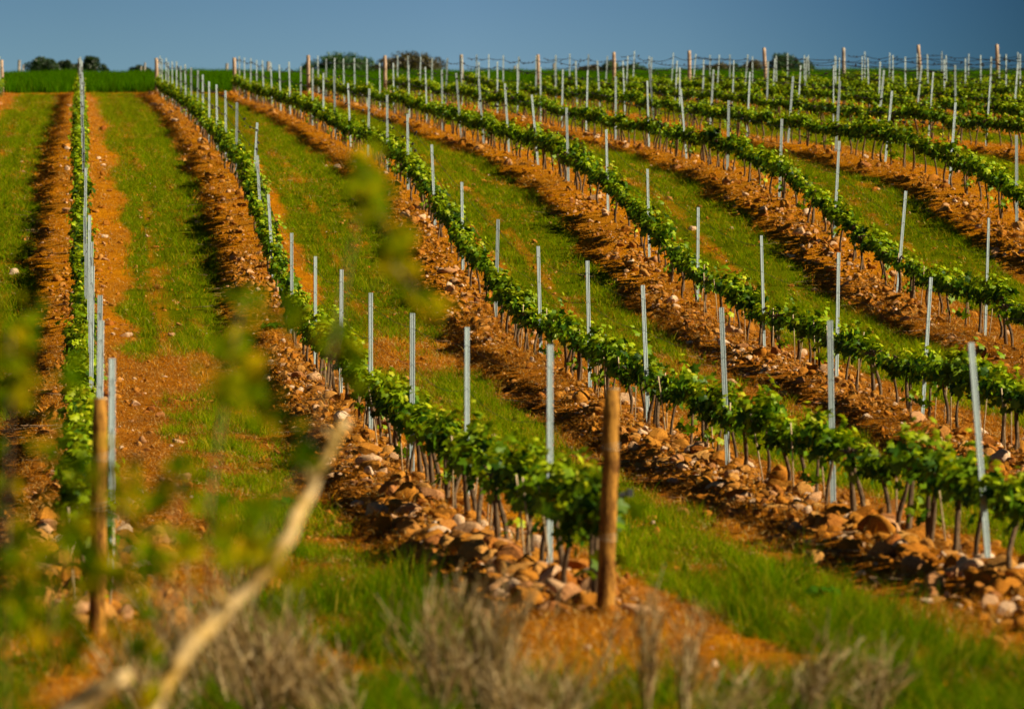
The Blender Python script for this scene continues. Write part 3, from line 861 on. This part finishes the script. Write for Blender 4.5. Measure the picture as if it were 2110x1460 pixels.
# ------------------------------------------------------------------ dry brush on the verge
def brush(px, pytop, Y, width, n, lean, label, seed, h=None):
    st = np.random.RandomState(seed)
    X = ray(px) * Y; gz = Hs(X, Y); top = place(px, pytop - 12, Y)[2] - gz
    if h: top = h
    e = link('dry_bush', None); e.location = (X, Y, gz); e.empty_display_size = .2
    m = MB(); f = MB()
    for i in range(int(n * .46)):
        a = st.uniform(0, 2 * PI); b = width * .18 * math.sqrt(st.rand())
        x0, y0 = b * math.cos(a), b * math.sin(a)
        hh = top * st.uniform(.45, 1.0) ** .8; sx = st.normal(0, .5) * width + lean * hh; sy = st.normal(0, .3) * width
        pts = []
        for s in range(5):
            t = s / 4
            pts.append((x0 + sx * t ** 1.2 + st.normal(0, .008), y0 + sy * t ** 1.2, -.04 + hh * t))
        k_ = 1.9 if i % 8 == 0 else 1; m.tube(pts, [.0034 * k_, .003 * k_, .0027, .0022, .0015], 4, False)
        for s in range(st.randint(9, 15)):                 # side sprigs and empty seed heads
            t = st.uniform(.35, 1.0); q = Vector(pts[0]).lerp(Vector(pts[-1]), t)
            k = min(3, int(t * 4)); q = Vector(pts[k]).lerp(Vector(pts[k + 1]), t * 4 - k)
            d = Vector((sx * .6 + st.normal(0, .25), st.normal(0, .25), hh * .9)).normalized()
            l = st.uniform(.05, .16)
            side = d.cross(Vector((0, 1, 0))).normalized() * st.uniform(.0012, .0028)
            f.add([tuple(q - side), tuple(q + side), tuple(q + d * l + side * .5), tuple(q + d * l - side * .5)], [(0, 1, 2, 3)])
    m.build('stems', M['brush'], e); f.build('seed_heads', M['brush'], e)
    tag(e, label, 'dry shrub', 'dead grey shrubs on the verge')
for a in [(905, 1190, 18.4, .20, 70, .02, 'tall upright grey brown dead shrub before the second row end post', 1),
          (985, 1160, 18.0, .24, 120, .10, 'largest dense grey dead shrub on the verge beside wooden end post', 2),
          (1060, 1330, 17.2, .30, 70, .12, 'low spreading dead shrub in front of the largest grey one', 3),
          (1330, 1205, 18.3, .07, 34, .01, 'narrow pale dead shrub just past the brown wooden end post', 4),
          (1405, 1240, 18.1, .09, 34, .10, 'slim pale dead shrub leaning away from the narrow one', 5),
          (1640, 1300, 17.8, .16, 60, .42, 'slanting dead shrub in the grass under the third vine row', 6),
          (1795, 1320, 17.9, .12, 40, .10, 'sparse upright dead shrub in the lush verge grass', 7),
          (660, 1245, 17.9, .22, 90, -.45, 'bleached dead shrub with stems sweeping across behind the blurred branch', 8),
          (560, 1190, 17.8, .30, 110, -.25, 'wide tangled dead shrub crossed by the blurred branch', 9),
          (470, 1130, 19.4, .24, 50, -.1, 'pale feathery dead shrub behind the tangled one', 10),
          (400, 1190, 19.0, .22, 60, -.25, 'grey dead shrub between the wooden end post and blurred branch', 11),
          (330, 1290, 17.6, .26, 60, -.2, 'low dead shrub beside the orange bare patch', 12),
          (1230, 1200, 20.8, .10, 10, .35, 'few bare forked dead stems beside the brown wooden end post', 13),
          (1130, 1370, 17.0, .22, 60, .1, 'short dead shrub at the edge of the orange bare patch', 14),
          (1500, 1370, 17.3, .18, 44, .2, 'short pale dead shrub in front of the slanting one', 15),
          (740, 1330, 17.6, .18, 50, -.5, 'trailing dead stems beside the lush green grass clump', 16)]:
    brush(*a)

# ------------------------------------------------------------------ out-of-focus sapling close to the camera
def sapling():
    D0 = 7.6
    e = link('leafy_sapling', None); base = (ray(60) * 10.4, 10.4); gz = Hs(*base); e.location = (base[0], base[1], gz); e.empty_display_size = .2
    O = Vector(e.location)
    def P(px, py, d): return Vector(place(px, py, d)) - O
    m = MB()
    low = P(60, 1620, 10.4)
    path = [(0, 0, -.1), low * .6, P(285, 1530, 10.4), P(322, 1440, 10.45), P(352, 1385, 10.5), P(388, 1328, 10.5), P(425, 1298, 10.52), P(470, 1246, 10.6), P(520, 1206, 10.6),
            P(560, 1148, 10.6), P(596, 1104, 10.6), P(610, 1062, 10.65), P(640, 1010, 10.7), P(650, 972, 10.7), P(684, 918, 10.7), P(696, 888, 10.7), P(718, 864, 10.7)]
    rad = [.040, .036, .028, .022, .022, .027, .020, .021, .0175, .021, .0175, .020, .0165, .0185, .015, .0155, .009]
    fork = [low * .6, P(90, 1510, 10.3), P(150, 1462, 10.3), P(200, 1424, 10.3), P(240, 1404, 10.3), P(268, 1384, 10.3)]
    m.tube(fork, [.034, .032, .030, .027, .024, .016], 10, True)
    m.tube(path, rad, 10, True)
    m.build('branch', M['branch'], e, True)
    for a, b, r in (((388, 1326), (360, 1375), .02), ((640, 1000), (628, 960), .009), ((560, 1150), (600, 1185), .007), ((470, 1248), (440, 1215), .012), ((688, 912), (668, 880), .008), ((648, 985), (672, 968), .007)):
        k = MB(); pa, pb = P(a[0], a[1], 10.58), P(b[0], b[1], 10.45); k.tube([pa, pa.lerp(pb, .6), pb], [r, r * .8, r * .4], 8); k.build('side_stub', M['branch'], e, True)
    blobs = [(18, 690, 62, 9), (35, 760, 60, 9), (12, 830, 50, 5), (150, 770, 40, 2), (500, 618, 26, 4), (470, 705, 46, 5), (472, 780, 50, 7), (520, 812, 48, 6), (560, 850, 34, 3), (520, 650, 40, 2),
             (604, 645, 36, 4), (690, 695, 40, 4), (722, 745, 34, 4), (755, 352, 42, 6), (772, 400, 34, 5), (775, 440, 22, 2), (812, 495, 30, 5), (822, 545, 32, 5), (872, 615, 40, 5),
             (105, 1150, 62, 8), (60, 1110, 44, 3), (150, 1085, 44, 4), (255, 1010, 60, 5), (300, 1050, 50, 5), (420, 1050, 55, 5), (460, 1100, 50, 5), (530, 1105, 52, 6), (480, 1140, 46, 4),
             (340, 1150, 58, 5), (375, 985, 34, 3), (215, 1170, 52, 6), (270, 1220, 50, 4), (170, 1250, 50, 4), (640, 930, 30, 2), (610, 1195, 34, 3), (130, 1330, 60, 4), (30, 1000, 60, 3),
             (310, 1440, 20, 2), (280, 1340, 50, 3), (20, 1180, 60, 5), (60, 1260, 55, 5), (330, 1000, 45, 4), (560, 1020, 40, 3), (400, 1120, 50, 5), (180, 980, 50, 4), (110, 900, 40, 3), (285, 1135, 50, 4)]
    stems = [[(15, 1560), (10, 1200), (20, 900), (22, 690)], [(120, 1540), (110, 1300), (105, 1150), (60, 1105)], [(200, 1500), (240, 1250), (255, 1010), (300, 900)],
             [(430, 1285), (430, 1050), (470, 780), (500, 618), (604, 645)], [(520, 1195), (530, 1105), (640, 930), (690, 695), (755, 352)], [(690, 695), (812, 545), (872, 615)], [(812, 545), (772, 400)],
             [(300, 1390), (340, 1150), (375, 985)]]
    st = np.random.RandomState(77)
    s = MB()
    for q in stems:
        s.tube([P(x, y, 9.4 + (.9 if i == 0 else 0)) for i, (x, y) in enumerate(q)], [.003] + [.0022] * (len(q) - 2) + [.0013], 5, False)
    s.build('twigs', M['twig'], e)
    l = MB()
    for bx, by, br, n in blobs:
        d = st.uniform(8.6, 10.2)
        for i in range(int(n * 3.0)):
            p = P(bx + st.normal(0, .55) * br, by + st.normal(0, .55) * br, d + st.normal(0, .06))
            sz = st.uniform(.026, .045)
            l.add([tuple(rnd_rot((st.normal(0, .5), -.7, .5), .5) @ Vector(v) * sz + p) for v in ((0, -.9, 0), (.42, -.3, .06), (.45, .3, .06), (0, 1, 0), (-.45, .3, .06), (-.42, -.3, .06))], [(0, 1, 2, 3), (0, 3, 4, 5)])
    l.build('leaves', M['shoot_leaf'], e)
    tag(e, 'blurred sapling with tan cut branch and yellow green leaves close by', 'sapling')
sapling()

# a few broad-leaved weeds
for px, py, Y, s, lb in ((590, 1008, 36.2, .16, 'dark broad-leaved weed in the alley grass beyond the blurred branch'), (1690, 1195, 26.3, .12, 'small dark weed at the edge of the rutted earth by third row'),
                         (560, 655, 62.5, .18, 'light green weed at the foot of the second vine row')):
    X = ray(px) * Y; m = MB(); st = np.random.RandomState(px)
    for i in range(22):
        a = st.uniform(0, 2 * PI); p = Vector((math.cos(a) * s * st.uniform(.1, .9), math.sin(a) * s * st.uniform(.1, .9), st.uniform(.02, .10)))
        m.add(leaf_pts(s * st.uniform(.4, .7), rnd_rot((math.cos(a) * .5, math.sin(a) * .5, 1), .25), p, .2), LF)
    o = m.build('weed', M['weed']); o.location = (X, Y, Hs(X, Y)); tag(o, lb, 'weed')

# ------------------------------------------------------------------ light, sky, camera
EL, AZ = math.radians(32.5), math.radians(112)          # azimuth clockwise from +Y (up the rows)
dirs = Vector((math.sin(AZ) * math.cos(EL), math.cos(AZ) * math.cos(EL), math.sin(EL)))
sl = bpy.data.lights.new('sun', 'SUN'); sl.energy = 5.0; sl.angle = math.radians(.53); sl.color = (1, .88, .64)
so = bpy.data.objects.new('sun', sl); COL.objects.link(so); so.location = (30, -10, 40); so.rotation_euler = (-dirs).to_track_quat('-Z', 'Y').to_euler()
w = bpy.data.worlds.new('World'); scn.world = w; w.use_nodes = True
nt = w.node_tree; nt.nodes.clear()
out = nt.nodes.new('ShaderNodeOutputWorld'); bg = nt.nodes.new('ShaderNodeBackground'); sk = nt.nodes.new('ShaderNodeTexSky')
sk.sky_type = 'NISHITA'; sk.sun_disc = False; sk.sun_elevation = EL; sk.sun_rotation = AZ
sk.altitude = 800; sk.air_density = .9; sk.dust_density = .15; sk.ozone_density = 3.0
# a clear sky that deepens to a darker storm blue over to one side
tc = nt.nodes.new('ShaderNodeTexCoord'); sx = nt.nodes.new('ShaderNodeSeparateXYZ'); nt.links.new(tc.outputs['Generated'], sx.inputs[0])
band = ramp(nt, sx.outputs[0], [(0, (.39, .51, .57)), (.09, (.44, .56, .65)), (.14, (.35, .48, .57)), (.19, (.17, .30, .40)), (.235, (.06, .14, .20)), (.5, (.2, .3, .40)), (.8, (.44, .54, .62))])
high = ramp(nt, sx.outputs[2], [(0, (1, .97, .93)), (.066, (1, .97, .93)), (.088, (.82, .84, .87)), (.40, (.38, .38, .41)), (1, (.30, .30, .35))])  # dome darkened above the view, added to cut fill light and deepen shadows
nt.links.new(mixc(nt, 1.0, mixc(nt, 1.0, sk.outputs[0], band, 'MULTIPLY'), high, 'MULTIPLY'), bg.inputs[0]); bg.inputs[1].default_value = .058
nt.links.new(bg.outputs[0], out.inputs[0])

cam = bpy.data.cameras.new('camera'); co = bpy.data.objects.new('camera', cam); COL.objects.link(co)
co.location = (0, 0, CAMZ); co.rotation_euler = (PI / 2, 0, -YAW)
cam.sensor_width = 36; cam.lens = F / 2110 * 36; cam.clip_start = .1; cam.clip_end = 6000
cam.dof.use_dof = True; cam.dof.focus_distance = 56; cam.dof.aperture_fstop = 3.3
scn.camera = co
scn.view_settings.view_transform = 'Standard'; scn.view_settings.look = 'None'; scn.view_settings.exposure = 0.95; scn.view_settings.gamma = 1
scn.render.engine = 'CYCLES'
scn.cycles.max_bounces = 6; scn.cycles.diffuse_bounces = 3; scn.cycles.glossy_bounces = 2; scn.cycles.transmission_bounces = 3
scn.cycles.use_denoising = True
scn.cycles.sample_clamp_indirect = 4
